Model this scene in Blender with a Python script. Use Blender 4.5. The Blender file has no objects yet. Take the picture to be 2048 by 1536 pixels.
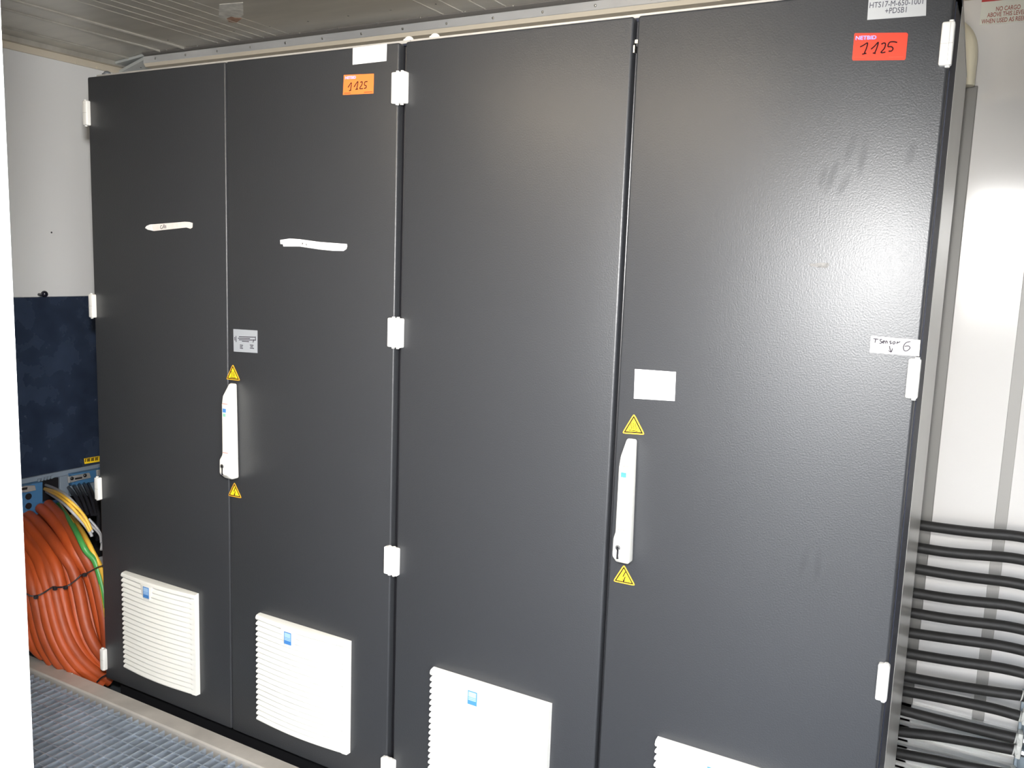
import bpy, bmesh, math, random
from mathutils import Vector, Matrix
random.seed(7)
PI = math.pi
S = bpy.context.scene
COL = S.collection

# ------------------------------------------------------------------ camera
W, H = 2048, 1536
F_PX = 1745.976
YAW, PIT, ROL = 0.51150, 1.43080, 0.03600
CAM = Vector((2.5303, -1.7689, 1.4451))
def rz(a): return Matrix.Rotation(a, 3, 'Z')
def rx(a): return Matrix.Rotation(a, 3, 'X')
RC = rz(YAW) @ rx(PIT) @ rz(ROL)
cam = bpy.data.cameras.new('camera')
cam.sensor_width = 36.0
cam.lens = F_PX / W * 36.0
cam.clip_start = 0.02
co = bpy.data.objects.new('camera', cam); COL.objects.link(co)
co.matrix_world = Matrix.Translation(CAM) @ RC.to_4x4()
S.camera = co

# ------------------------------------------------------------------ world, light, exposure
SKY_STRENGTH = 20.5
wd = bpy.data.worlds.new('sky'); S.world = wd; wd.use_nodes = True
nt = wd.node_tree; nt.nodes.clear()
wo = nt.nodes.new('ShaderNodeOutputWorld'); bg = nt.nodes.new('ShaderNodeBackground')
tc = nt.nodes.new('ShaderNodeTexCoord'); sx = nt.nodes.new('ShaderNodeSeparateXYZ')
cr = nt.nodes.new('ShaderNodeValToRGB')
cr.color_ramp.elements[0].position = 0.0; cr.color_ramp.elements[0].color = (1.0, .99, .96, 1)
cr.color_ramp.elements[1].position = 0.42; cr.color_ramp.elements[1].color = (.29, .315, .35, 1)
ce = cr.color_ramp.elements.new(.16); ce.color = (.95, .97, 1.0, 1)
nt.links.new(tc.outputs['Generated'], sx.inputs[0]); nt.links.new(sx.outputs['Z'], cr.inputs[0])
nt.links.new(cr.outputs[0], bg.inputs['Color']); nt.links.new(bg.outputs[0], wo.inputs[0])
bg.inputs['Strength'].default_value = SKY_STRENGTH
LAMP_POWER = 30.0
# the photographer's flash, beside the lens
fl = bpy.data.lights.new('camera_flash', 'SPOT'); fl.energy = 370.0; fl.color = (1.0, .985, .96)
fl.spot_size = math.radians(92); fl.spot_blend = 1.0; fl.shadow_soft_size = .05
fo = bpy.data.objects.new('camera_flash', fl); COL.objects.link(fo)
fo.matrix_world = Matrix.Translation(CAM + Vector((-.05, .02, .22))) @ (rz(YAW+math.radians(8)) @ rx(PIT)).to_4x4()
S.view_settings.view_transform = 'Standard'
S.view_settings.look = 'None'
S.view_settings.exposure = 0.0
S.view_settings.gamma = 1.0
S.view_settings.use_curve_mapping = False
try:
    S.cycles.max_bounces = 8; S.cycles.diffuse_bounces = 5; S.cycles.glossy_bounces = 4
    S.cycles.use_denoising = True
    S.cycles.sample_clamp_indirect = 8.0
except Exception: pass

# where a line of sight meets a plane of the room (used to measure real positions on the doors, walls...)
def ray(u, v): return (RC @ Vector(((u-W/2)/F_PX, -(v-H/2)/F_PX, -1))).normalized()
def hit(u, v, ax, val):
    d = ray(u, v); i = 'xyz'.index(ax); t = (val-CAM[i])/d[i]
    return CAM + d*t

# ------------------------------------------------------------------ materials
def mat(name, color, rough=.5, metal=0., spec=.5, coat=0., bump=None, bump_str=.1, bump_dist=.001, noise=None, aniso=None, emit=None, rough_noise=None):
    m = bpy.data.materials.new(name); m.use_nodes = True
    t = m.node_tree; b = t.nodes['Principled BSDF']
    b.inputs['Base Color'].default_value = (*color, 1)
    b.inputs['Roughness'].default_value = rough; b.inputs['Metallic'].default_value = metal
    b.inputs['Specular IOR Level'].default_value = spec
    if coat: b.inputs['Coat Weight'].default_value = coat; b.inputs['Coat Roughness'].default_value = rough*.6
    if emit: b.inputs['Emission Color'].default_value = (*emit[0], 1); b.inputs['Emission Strength'].default_value = emit[1]
    tcn = t.nodes.new('ShaderNodeTexCoord')
    if noise:      # (scale, amount)  gentle colour variation
        n = t.nodes.new('ShaderNodeTexNoise'); n.inputs['Scale'].default_value = noise[0]; n.inputs['Detail'].default_value = 5
        mp = t.nodes.new('ShaderNodeMapping')
        if len(noise) > 2: mp.inputs['Scale'].default_value = noise[2]
        t.links.new(tcn.outputs['Object'], mp.inputs[0]); t.links.new(mp.outputs[0], n.inputs['Vector'])
        r = t.nodes.new('ShaderNodeMapRange'); r.inputs['From Min'].default_value = .3; r.inputs['From Max'].default_value = .7
        r.inputs['To Min'].default_value = 1-noise[1]; r.inputs['To Max'].default_value = 1+noise[1]
        t.links.new(n.outputs['Fac'], r.inputs['Value'])
        mx = t.nodes.new('ShaderNodeVectorMath'); mx.operation = 'SCALE'; mx.inputs[0].default_value = color
        t.links.new(r.outputs[0], mx.inputs['Scale']); t.links.new(mx.outputs[0], b.inputs['Base Color'])
        if rough_noise:
            r2 = t.nodes.new('ShaderNodeMapRange'); r2.inputs['From Min'].default_value = .3; r2.inputs['From Max'].default_value = .7
            r2.inputs['To Min'].default_value = rough-rough_noise; r2.inputs['To Max'].default_value = rough+rough_noise
            t.links.new(n.outputs['Fac'], r2.inputs['Value']); t.links.new(r2.outputs[0], b.inputs['Roughness'])
    if bump:
        n = t.nodes.new('ShaderNodeTexNoise'); n.inputs['Scale'].default_value = bump; n.inputs['Detail'].default_value = 2
        t.links.new(tcn.outputs['Object'], n.inputs['Vector'])
        bp = t.nodes.new('ShaderNodeBump'); bp.inputs['Strength'].default_value = bump_str; bp.inputs['Distance'].default_value = bump_dist
        t.links.new(n.outputs['Fac'], bp.inputs['Height']); t.links.new(bp.outputs[0], b.inputs['Normal'])
        if coat: t.links.new(bp.outputs[0], b.inputs['Coat Normal'])
    return m

def door_material(name, color, rough, smears=()):
    """powder coated steel with an orange-peel grain; smears = hand-wipe marks: (x, z, half length, half width, tilt, amount)"""
    m = mat(name, color, rough, spec=.5, bump=300, bump_str=.6, bump_dist=.0006)
    t = m.node_tree; b = t.nodes['Principled BSDF']
    g = t.nodes.new('ShaderNodeNewGeometry'); sp = t.nodes.new('ShaderNodeSeparateXYZ'); t.links.new(g.outputs['Position'], sp.inputs[0])
    n = t.nodes.new('ShaderNodeTexNoise'); n.inputs['Scale'].default_value = 3.0; n.inputs['Detail'].default_value = 8
    t.links.new(g.outputs['Position'], n.inputs['Vector'])
    def M(op, a, bb):
        k = t.nodes.new('ShaderNodeMath'); k.operation = op
        for i, v in enumerate((a, bb)):
            if v is None: continue
            if isinstance(v, (int, float)): k.inputs[i].default_value = v
            else: t.links.new(v, k.inputs[i])
        return k.outputs[0]
    base = M('MULTIPLY_ADD', n.outputs['Fac'], .10); base.node.inputs[2].default_value = rough-.05
    n2 = t.nodes.new('ShaderNodeTexNoise'); n2.inputs['Scale'].default_value = 30.0; n2.inputs['Detail'].default_value = 4
    t.links.new(g.outputs['Position'], n2.inputs['Vector'])
    acc = None
    for (x, z, L, w, tilt, amt) in smears:
        c, s = math.cos(tilt), math.sin(tilt)
        dx = M('SUBTRACT', sp.outputs['X'], x); dz = M('SUBTRACT', sp.outputs['Z'], z)
        u = M('ADD', M('MULTIPLY', dx, c/L), M('MULTIPLY', dz, s/L))
        v = M('ADD', M('MULTIPLY', dx, -s/w), M('MULTIPLY', dz, c/w))
        q = M('ADD', M('MULTIPLY', u, u), M('MULTIPLY', v, v))
        e = M('MULTIPLY', M('MAXIMUM', M('SUBTRACT', 1.0, q), 0.0), amt)
        acc = e if acc is None else M('MAXIMUM', acc, e)
    if acc is not None:
        acc = M('MULTIPLY', acc, M('MULTIPLY', n2.outputs['Fac'], 2.0))
        sl = M('MULTIPLY_ADD', acc, -.5); sl.node.inputs[2].default_value = .5
        t.links.new(M('MAXIMUM', sl, 0.05), b.inputs['Specular IOR Level'])
        base = M('ADD', base, M('MULTIPLY', acc, .25))
    t.links.new(base, b.inputs['Roughness'])
    return m

DARK = (.031, .0325, .036)
M = {}
M['door'] = door_material('dark_grey_powder_coat', DARK, .39)
smear_px = [((1712,262),(1690,330)), ((1735,270),(1718,352)), ((1676,320),(1650,388)), ((1700,345),(1676,390)), ((1828,285),(1815,330)), ((1652,330),(1640,375)), ((1615,1095),(1600,1150)), ((1640,1100),(1632,1160)), ((970,250),(955,278)), ((978,255),(965,280))]
sm = []
for a, b_ in smear_px:
    A, B = hit(*a, 'y', 0), hit(*b_, 'y', 0); d = B-A
    sm.append(((A.x+B.x)/2, (A.z+B.z)/2, d.length*.62, .009, math.atan2(d.z, d.x), .2))
M['door4'] = door_material('dark_grey_powder_coat_wiped', DARK, .39, sm)
M['frame'] = mat('dark_frame_paint', (.022, .025, .040), .55, spec=.2, bump=300, bump_str=.3, bump_dist=.0006)
M['side'] = mat('light_grey_side_sheet', (.40, .385, .36), .24, spec=.5, noise=(2, .04))
M['plinth'] = mat('black_plinth', (.012, .012, .014), .5)
M['gasket'] = mat('black_gasket', (.010, .010, .012), .35)
M['white_plastic'] = mat('white_plastic', (.80, .79, .74), .38, spec=.5)
M['hinge'] = mat('white_hinge', (.78, .77, .74), .4)
M['hinge_line'] = mat('hinge_groove', (.42, .40, .37), .6)
M['label_white'] = mat('white_label', (.84, .84, .84), .45)
M['label_grey'] = mat('printed_label_paper', (.42, .43, .44), .7, spec=.2)
M['tape'] = mat('white_tape', (.80, .74, .70), .6, noise=(60, .06))
M['papertape'] = mat('paper_tape', (.50, .49, .47), .8, spec=.2, noise=(150, .15))
M['nameplate'] = mat('silver_nameplate', (.36, .38, .41), .4, metal=.1)
M['ink'] = mat('black_ink', (.02, .012, .012), .8, spec=.1)
M['ink_grey'] = mat('grey_pen', (.045, .04, .05), .8, spec=.1)
M['print_grey'] = mat('grey_print', (.07, .07, .09), .8, spec=.1)
M['print_blue'] = mat('pale_blue_print', (.42, .40, .75), .8, spec=.1)
M['blue_edge'] = mat('violet_print', (.16, .10, .45), .6)
M['sticker_dim_lit'] = mat('fluorescent_sticker_dim_lit', (1.0, .055, .030), .7, spec=.2)  # red-orange sticker stock, with the dimmer light put into its colour
M['sticker_bright_lit'] = mat('fluorescent_sticker_bright_lit', (1.0, .20, .045), .5)  # same red-orange stock, its overexposed orange look put into the colour
M['brown_print'] = mat('brown_red_print', (.42, .05, .015), .6)
M['yellow'] = mat('warning_yellow', (.95, .62, .015), .45)
M['orange_border'] = mat('warning_border', (.80, .40, .03), .5)
M['blue_logo'] = mat('blue_logo', (.06, .22, .55), .4)
M['blue_light'] = mat('light_blue_logo', (.35, .55, .80), .4)
M['green_logo'] = mat('green_logo', (.25, .55, .40), .4)
M['red_line'] = mat('thin_red_line', (.65, .20, .16), .5)
M['steel'] = mat('steel', (.55, .55, .54), .3, metal=1.)
M['wall'] = mat('white_gelcoat', (.68, .655, .625), .12, spec=.55, noise=(1.2, .03))
M['wall_left'] = mat('grey_white_panel', (.66, .665, .67), .35, noise=(1.5, .04))
M['wall_front'] = mat('white_front_wall', (.85, .85, .85), .5)
M['alu'] = mat('dull_aluminium', (.56, .54, .49), .38, metal=.6, noise=(3, .12, (1, 6, 1)), rough_noise=.06)
M['alu_trim'] = mat('aluminium_trim', (.60, .61, .63), .32, metal=.6, noise=(5, .1))
M['alu_dark'] = mat('dark_aluminium_flange', (.20, .19, .18), .4, metal=.5)
M['alu_edge'] = mat('cream_edge', (.62, .56, .46), .4, metal=.2)
M['gusset'] = mat('pale_gusset', (.50, .53, .53), .4)
M['ribbed'] = mat('ribbed_aluminium', (.78, .77, .74), .32, metal=.6)
M['grate'] = mat('galvanised_grating', (.44, .50, .58), .38, metal=.5, noise=(14, .2))
M['beam'] = mat('galvanised_angle', (.50, .47, .43), .5, metal=.2, noise=(9, .14))
M['subfloor'] = mat('subfloor', (.05, .06, .07), .7)
M['navy'] = mat('dark_navy_panel', (.020, .030, .055), .26, noise=(11, .35), rough_noise=.1)
M['ball'] = mat('black_rubber', (.012, .012, .02), .18)
M['orange'] = mat('orange_cable', (.42, .068, .012), .5, noise=(10, .1))
M['orange_dull'] = mat('orange_cable_worn', (.35, .060, .014), .5, noise=(10, .15))
M['green'] = mat('green_sheath', (.06, .30, .07), .4)
M['yellow_c'] = mat('yellow_sheath', (.75, .44, .05), .4)
M['grey_c'] = mat('grey_sheath', (.32, .32, .34), .45)
M['black_c'] = mat('black_sheath', (.016, .016, .02), .35)
M['black_hose'] = mat('black_rubber_cable', (.022, .021, .020), .5, spec=.25, noise=(40, .15))
M['conn_blue'] = mat('blue_connector', (.045, .14, .28), .45)
M['conn_pale'] = mat('grey_blue_plate', (.17, .21, .26), .45)
M['silver'] = mat('silver_connector', (.5, .5, .5), .4, metal=.6)
M['cream'] = mat('cream_pipe', (.74, .68, .52), .32)
M['strip'] = mat('shadow_strip_grey', (.20, .19, .175), .5)  # tone of the cabinet's shadow on the back wall
M['strip_pale'] = mat('pale_joint_strip', (.34, .325, .30), .45)
M['red_sign'] = mat('red_sign', (.50, .035, .03), .4)
M['sign_white'] = mat('sign_white', (.74, .74, .66), .45)
M['sign_text'] = mat('sign_red_brown', (.36, .09, .06), .5)
M['white_clamp'] = mat('white_clamp', (.45, .45, .42), .45)
M['galv'] = mat('galvanised_strut', (.20, .24, .27), .45, metal=.4)
M['brass'] = mat('brass_fitting', (.45, .33, .18), .35, metal=.9)
M['ground'] = mat('dark_yard_ground', (.13, .13, .125), .9, noise=(3, .1))
M['diffuser'] = mat('lamp_diffuser', (.9, .9, .85), .5, emit=((1.0, .84, .62), 1.0))

# ------------------------------------------------------------------ mesh helpers
def obj(name, bm, m, parent=None, smooth=False, loc=None):
    me = bpy.data.meshes.new(name); bm.normal_update(); bm.to_mesh(me); bm.free()
    for x in (m if isinstance(m, (list, tuple)) else [m]): me.materials.append(x)
    if smooth:
        for p in me.polygons: p.use_smooth = True
        try: me.set_sharp_from_angle(angle=math.radians(smooth if smooth is not True else 40))
        except Exception: pass
    o = bpy.data.objects.new(name, me); COL.objects.link(o)
    if parent: o.parent = parent; o.matrix_parent_inverse = Matrix.Translation(-Vector(parent_loc(parent)))
    if loc: o.location = loc
    return o
def parent_loc(p):      # Empties stand at their thing's base; meshes keep world coordinates
    return p.location if p.type == 'EMPTY' else Vector((0, 0, 0))
def tag(o, label=None, cat=None, group=None, kind=None):
    if label: o['label'] = label
    if cat: o['category'] = cat
    if group: o['group'] = group
    if kind: o['kind'] = kind
    return o
def thing(name, loc, label, cat, group=None):
    o = bpy.data.objects.new(name, None); COL.objects.link(o); o.location = loc
    o.empty_display_size = .05
    return tag(o, label, cat, group)
def struct(name, bm, m, **k): return tag(obj(name, bm, m, **k), kind='structure')
def box(bm, a, b, mi=0, bev=0, seg=2):
    vs = []
    for z in (a[2], b[2]):
        for (x, y) in ((a[0], a[1]), (b[0], a[1]), (b[0], b[1]), (a[0], b[1])): vs.append(bm.verts.new((x, y, z)))
    fs = [(3,2,1,0), (4,5,6,7), (0,1,5,4), (1,2,6,5), (2,3,7,6), (3,0,4,7)]
    faces = [bm.faces.new([vs[i] for i in f]) for f in fs]
    for f in faces: f.material_index = mi
    if bev:
        es = list({e for f in faces for e in f.edges})
        r = bmesh.ops.bevel(bm, geom=es, offset=bev, segments=seg, profile=.5, affect='EDGES')
        for f in r['faces']: f.material_index = mi
    return faces
def prism(bm, pts, d, mi=0, bev=0, seg=2):
    """closed prism: polygon pts (3D) pushed along vector d"""
    d = Vector(d); a = [bm.verts.new(p) for p in pts]; b = [bm.verts.new(Vector(p)+d) for p in pts]
    n = len(pts); fs = [bm.faces.new(a), bm.faces.new(b[::-1])]
    for i in range(n): fs.append(bm.faces.new((a[i], b[i], b[(i+1)%n], a[(i+1)%n])))
    for f in fs: f.material_index = mi
    bmesh.ops.recalc_face_normals(bm, faces=fs)
    if bev:
        es = list({e for f in fs for e in f.edges})
        r = bmesh.ops.bevel(bm, geom=es, offset=bev, segments=seg, profile=.5, affect='EDGES')
        for f in r['faces']: f.material_index = mi
def smooth_path(pts, sub=6):
    P = [Vector(p) for p in pts]
    if len(P) < 3: return P
    P = [P[0]*2-P[1]] + P + [P[-1]*2-P[-2]]
    out = []
    for i in range(1, len(P)-2):
        for k in range(sub):
            t = k/sub; p0, p1, p2, p3 = P[i-1:i+3]
            out.append(.5*((2*p1)+(p2-p0)*t+(2*p0-5*p1+4*p2-p3)*t*t+(3*p1-p0-3*p2+p3)*t**3))
    out.append(P[-2]); return out
def tube(bm, pts, r, n=12, mi=0, sub=6, stripe=None, flat=None):
    P = smooth_path(pts, sub) if sub else [Vector(p) for p in pts]
    if sub and len(P) > 12:
        for _ in range(10): P = [P[0]]+[(P[i-1]+P[i]*2+P[i+1])/4 for i in range(1, len(P)-1)]+[P[-1]]
    tang = [(P[min(i+1, len(P)-1)]-P[max(i-1, 0)]).normalized() for i in range(len(P))]
    up = Vector((0, 0, 1)) if abs(tang[0].z) < .9 else Vector((1, 0, 0))
    u = tang[0].cross(up).normalized(); rings = []
    for i, p in enumerate(P):
        u = (u-tang[i]*u.dot(tang[i])).normalized(); v = tang[i].cross(u)
        rr = r[i] if isinstance(r, list) else r
        rings.append([bm.verts.new(p+(u*math.cos(2*PI*k/n)+v*math.sin(2*PI*k/n))*rr) for k in range(n)])
    for i in range(len(P)-1):
        for k in range(n):
            f = bm.faces.new((rings[i][k], rings[i][(k+1)%n], rings[i+1][(k+1)%n], rings[i+1][k]))
            f.material_index = mi
            if stripe: f.material_index = stripe[1] if ((k + int(i*.12) + n//3) % n) < n//2 else stripe[0]
    bm.faces.new(rings[0][::-1]).material_index = mi; bm.faces.new(rings[-1]).material_index = mi
def cyl(bm, c, axis, r, h, n=20, mi=0, r2=None):
    a = Vector(axis).normalized(); c = Vector(c)
    up = Vector((0, 0, 1)) if abs(a.z) < .9 else Vector((1, 0, 0)); u = a.cross(up).normalized(); v = a.cross(u)
    r2 = r if r2 is None else r2
    A = [bm.verts.new(c+(u*math.cos(2*PI*k/n)+v*math.sin(2*PI*k/n))*r) for k in range(n)]
    B = [bm.verts.new(c+a*h+(u*math.cos(2*PI*k/n)+v*math.sin(2*PI*k/n))*r2) for k in range(n)]
    fs = [bm.faces.new(A), bm.faces.new(B[::-1])]+[bm.faces.new((A[k], B[k], B[(k+1)%n], A[(k+1)%n])) for k in range(n)]
    for f in fs: f.material_index = mi
    bmesh.ops.recalc_face_normals(bm, faces=fs)
def dome(bm, c, axis, r, h, n=16, m=5, mi=0):
    a = Vector(axis).normalized(); c = Vector(c)
    up = Vector((0, 0, 1)) if abs(a.z) < .9 else Vector((1, 0, 0)); u = a.cross(up).normalized(); v = a.cross(u)
    rings = []
    for j in range(m):
        t = j/m*PI/2
        rings.append([bm.verts.new(c+a*h*math.sin(t)+(u*math.cos(2*PI*k/n)+v*math.sin(2*PI*k/n))*r*math.cos(t)) for k in range(n)])
    top = bm.verts.new(c+a*h); fs = []
    for j in range(m-1):
        for k in range(n): fs.append(bm.faces.new((rings[j][k], rings[j][(k+1)%n], rings[j+1][(k+1)%n], rings[j+1][k])))
    for k in range(n): fs.append(bm.faces.new((rings[-1][k], rings[-1][(k+1)%n], top)))
    fs.append(bm.faces.new(rings[0][::-1]))
    for f in fs: f.material_index = mi
    bmesh.ops.recalc_face_normals(bm, faces=fs)
def ribbon(bm, pts, w, nrm, th=.0004, mi=0, sub=5):
    """a pen stroke: flat band along pts, lying in the plane with normal nrm"""
    P = smooth_path(pts, sub) if sub and len(pts) > 2 else [Vector(p) for p in pts]
    nrm = Vector(nrm).normalized(); L = []; 
    for i, p in enumerate(P):
        t = (P[min(i+1, len(P)-1)]-P[max(i-1, 0)]).normalized(); s = t.cross(nrm).normalized()*w/2
        L.append([bm.verts.new(p-s), bm.verts.new(p+s), bm.verts.new(p+s+nrm*th), bm.verts.new(p-s+nrm*th)])
    for i in range(len(P)-1):
        for k in range(4):
            bm.faces.new((L[i][k], L[i][(k+1)%4], L[i+1][(k+1)%4], L[i+1][k])).material_index = mi
    bm.faces.new(L[0][::-1]).material_index = mi; bm.faces.new(L[-1]).material_index = mi
def text_into(bm, s, mtx, mi=0, extrude=.0, bold=0.0, xscale=1.0, align='CENTER'):
    cu = bpy.data.curves.new('t', 'FONT'); cu.body = s; cu.size = 1.0; cu.align_x = align; cu.align_y = 'CENTER'
    cu.offset = bold; cu.extrude = .02; cu.resolution_u = 3
    o = bpy.data.objects.new('t', cu); COL.objects.link(o)
    dg = bpy.context.evaluated_depsgraph_get(); dg.update()
    me = bpy.data.meshes.new_from_object(o.evaluated_get(dg))
    nv = len(bm.verts); nf = len(bm.faces)
    me.transform(mtx @ Matrix.Diagonal((xscale, 1, 1, 1)))
    bm.from_mesh(me); bm.faces.ensure_lookup_table()
    for f in bm.faces[nf:]: f.material_index = mi
    bpy.data.objects.remove(o); bpy.data.curves.remove(cu); bpy.data.meshes.remove(me)
def frame_mtx(origin, xa, ya, size):
    xa = Vector(xa).normalized(); ya = Vector(ya); ya = (ya-xa*ya.dot(xa)).normalized(); za = xa.cross(ya)
    m = Matrix((xa, ya, za)).transposed().to_4x4()
    return Matrix.Translation(Vector(origin)) @ m @ Matrix.Scale(size, 4)

# ------------------------------------------------------------------ the setting
XL, XR = -.70, 5.2          # end walls
YB = .75                    # wall behind the cabinets
YF = -1.30                  # inner face of the wall with the doorway
ZC = 2.18                   # ceiling
ZF = -.15                   # subfloor
DOOR_L, DOOR_R, DOOR_T = hit(37, 768, 'y', YF).x, 3.05, 1.84

bm = bmesh.new(); box(bm, (XL-.1, YF, ZF-.1), (XR+.1, YB+.1, ZF)); struct('floor', bm, M['subfloor'])
bm = bmesh.new(); box(bm, (-40, -60, -.45), (40, 30, -.35)); struct('ground', bm, M['ground'])
bm = bmesh.new(); box(bm, (XL-.1, YF-.1, ZC), (XR+.1, YB+.1, ZC+.1))
for X, w, h in ((-.56,.010,.006), (-.33,.008,.006), (-.20,.010,.007), (-.02,.005,.002), (.035,.005,.002), (.09,.005,.002), (.15,.005,.0015), (.20,.004,.0015), (.26,.004,.0015), (.32,.004,.001), (.95,.004,.002), (1.02,.004,.002), (1.10,.004,.002), (1.17,.004,.002)):
    box(bm, (X-w/2, YF, ZC-h), (X+w/2, YB, ZC+.01), bev=w*.3, seg=1)
struct('ceiling', bm, M['alu'])
# wall behind the cabinets: white panels with a pale joint strip and a grey strip for the cabinet's shadow, a ribbed aluminium scuff plate at its foot
bm = bmesh.new(); box(bm, (XL-.1, YB, ZF-.1), (XR+.1, YB+.1, ZC+.1)); struct('wall_back', bm, M['wall'])
bm = bmesh.new(); box(bm, (2.33, YB-.012, ZF), (2.412, YB, 1.915), bev=.002); struct('cabinet_shadow_strip', bm, M['strip'])  # the cabinet's cast shadow, built as a dark strip on the wall
bm = bmesh.new(); box(bm, (2.556, YB-.004, .286), (2.584, YB, 1.62), bev=.001); struct('trim_2', bm, M['strip_pale'])
bm = bmesh.new(); box(bm, (1.6, YB-.012, ZF), (3.4, YB, .285))
for k in range(24):
    z = ZF+.01+k*.020
    if z > .265: break
    prism(bm, [(1.6, YB-.012, z), (1.6, YB-.020, z+.004), (1.6, YB-.020, z+.010), (1.6, YB-.012, z+.014)], (1.8, 0, 0))
struct('baseboard_back', bm, M['ribbed'])
bm = bmesh.new(); box(bm, (XL-.1, YF-.1, ZF-.1), (XL, YB+.1, ZC+.1)); struct('wall_left', bm, M['wall_left'])
bm = bmesh.new(); box(bm, (XR, YF-.1, ZF-.1), (XR+.1, YB+.1, ZC+.1)); struct('wall_right', bm, M['wall_left'])
bm = bmesh.new()
box(bm, (XL-.1, YF-.1, -.40), (DOOR_L, YF, ZC+.1), bev=.003)
box(bm, (DOOR_R, YF-.1, -.40), (XR+.1, YF, ZC+.1))
box(bm, (DOOR_L, YF-.1, DOOR_T), (DOOR_R, YF, ZC+.1))
box(bm, (DOOR_L, YF-.1, -.40), (DOOR_R, YF, -.03))
struct('wall_front', bm, M['wall_front'])
# light strip along the top of the left wall
bm = bmesh.new(); box(bm, (XL, YF, 2.137), (XL+.008, YB, 2.163), bev=.002)
for y in (.44, .53): box(bm, (XL+.006, y, 2.137), (XL+.012, y+.004, 2.147))
struct('trim_3', bm, M['alu_edge'])
bm = bmesh.new(); box(bm, (XL, YF, 2.163), (XL+.03, YB, ZC)); struct('trim_4', bm, M['alu'])
# aluminium box profile under the ceiling along the back wall, with rivets
bm = bmesh.new()
LT = XR+.43
prism(bm, [(-.43, .535, ZC+.002), (-.43, .535, 2.176), (-.43, .552, 2.166), (-.43, .60, 2.166), (-.43, .60, ZC+.002)], (LT, 0, 0), mi=2)
prism(bm, [(-.43, .541, 2.166), (-.43, .541, 2.141), (-.43, .60, 2.141), (-.43, .60, 2.166)], (LT, 0, 0), mi=0, bev=.001, seg=1)
prism(bm, [(-.43, .5425, 2.141), (-.43, .550, 2.130), (-.43, YB, 2.122), (-.43, YB, 2.141)], (LT, 0, 0), mi=3)
for k in range(34):
    X = -.36+k*.165
    dome(bm, (X, .541, 2.153), (0, -1, 0), .0045, .003, n=8, m=2, mi=1)
    dome(bm, (X+.07, .535, 2.1785), (0, -1, 0), .0035, .0025, n=8, m=2, mi=1)
    dome(bm, (X+.03, .44, ZC), (0, 0, -1), .0035, .002, n=8, m=2, mi=1)
struct('trim_5', bm, [M['alu_trim'], M['steel'], M['alu_dark'], M['alu_edge']])
bm = bmesh.new()
prism(bm, [(-.43, .545, ZC-.001), (-.43, YB, ZC-.001), (XL, YB, ZC-.001), (XL+.02, .60, ZC-.001)], (0, 0, -.010), bev=.001)
prism(bm, [(-.44, .55, ZC-.012), (XL+.02, .62, 2.150), (XL+.02, .75, 2.120), (-.43, .75, 2.120)], (0, 0, -.012), bev=.001)
for (x, y) in ((-.52, .60), (-.60, .64), (-.48, .66)): dome(bm, (x, y, 2.146), (0, 0, -1), .004, .004, n=8, m=2, mi=1)
struct('trim_6', bm, [M['gusset'], M['gasket']])
# torn remains of a sticker on the ceiling
t = thing('torn_sticker', hit(465, 25, 'z', ZC), 'torn pale sticker with reddish remains stuck to the aluminium ceiling', 'sticker')
def on_ceil(px, py, o=.0008): return hit(px, py, 'z', ZC-o)
def poly(bm, pts, d, mi=0): prism(bm, pts, d, mi)
bm = bmesh.new(); poly(bm, [on_ceil(*q) for q in ((439,9),(486,5),(487,30),(478,36),(462,33),(452,42),(437,36))], (0, 0, .0006))
obj('sticker_paper', bm, mat('pale_paper_remains', (.62, .61, .57), .6, metal=.0, noise=(40, .2)), t)
bm = bmesh.new(); poly(bm, [on_ceil(*q) for q in ((453,37),(462,33),(470,36),(478,36),(484,37),(472,46),(458,44))], (0, 0, .0006))
tag(obj('sticker_remains', bm, mat('reddish_remains', (.38, .22, .15), .6, noise=(60, .3)), t), 'reddish torn remains of the sticker')

# ceiling lamp over the aisle
t = thing('ceiling_light', (1.35, -.95, ZC), 'long warm ceiling lamp fixed over the aisle in front of the cabinets', 'lamp')
bm = bmesh.new(); box(bm, (.85, -1.02, ZC-.03), (1.85, -.88, ZC), bev=.004); obj('lamp_body', bm, M['white_plastic'], t)
bm = bmesh.new(); box(bm, (.87, -1.005, ZC-.055), (1.83, -.895, ZC-.028), bev=.01); obj('lamp_diffuser', bm, M['diffuser'], t)
M['diffuser'].node_tree.nodes['Principled BSDF'].inputs['Emission Strength'].default_value = LAMP_POWER

# galvanised angle along the edge of the raised floor, and the grating
bm = bmesh.new()
prism(bm, [(-.66, -.028, -.010), (-.66, -.082, -.010), (-.66, -.086, -.014), (-.66, -.086, -.06), (-.66, -.080, -.06), (-.66, -.080, -.018), (-.66, -.028, -.018)], (3.2, 0, 0), bev=.0008, seg=1)
for q in ((143.5,1347),): 
    p = hit(*q, 'z', -.010); dome(bm, p, (0, 0, 1), .004, .002, n=8, m=2)
for X in (-.55, .6, 1.75, 2.4): box(bm, (X-.02, -.078, ZF), (X+.02, -.04, -.018))
o = obj('steel_angle', bm, M['beam']); tag(o, 'long galvanised steel angle edging the grating below the cabinet doors', 'steel angle')
t = thing('floor_grating', (.9, -.78, -.05), 'galvanised bar floor grating in front of the cabinets', 'floor grating')
bm = bmesh.new()
x = XL+.02
while x < 3.9:
    box(bm, (x, YF+.015, -.050), (x+.0042, -.092, -.020)); x += .0302
obj('bearing_bars', bm, M['grate'], t)
bm = bmesh.new(); y = -.115
while y > YF+.03:
    box(bm, (XL+.02, y-.0015, -.0260), (3.9, y+.0015, -.0212)); y -= .0405
obj('cross_rods', bm, M['grate'], t)
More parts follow.
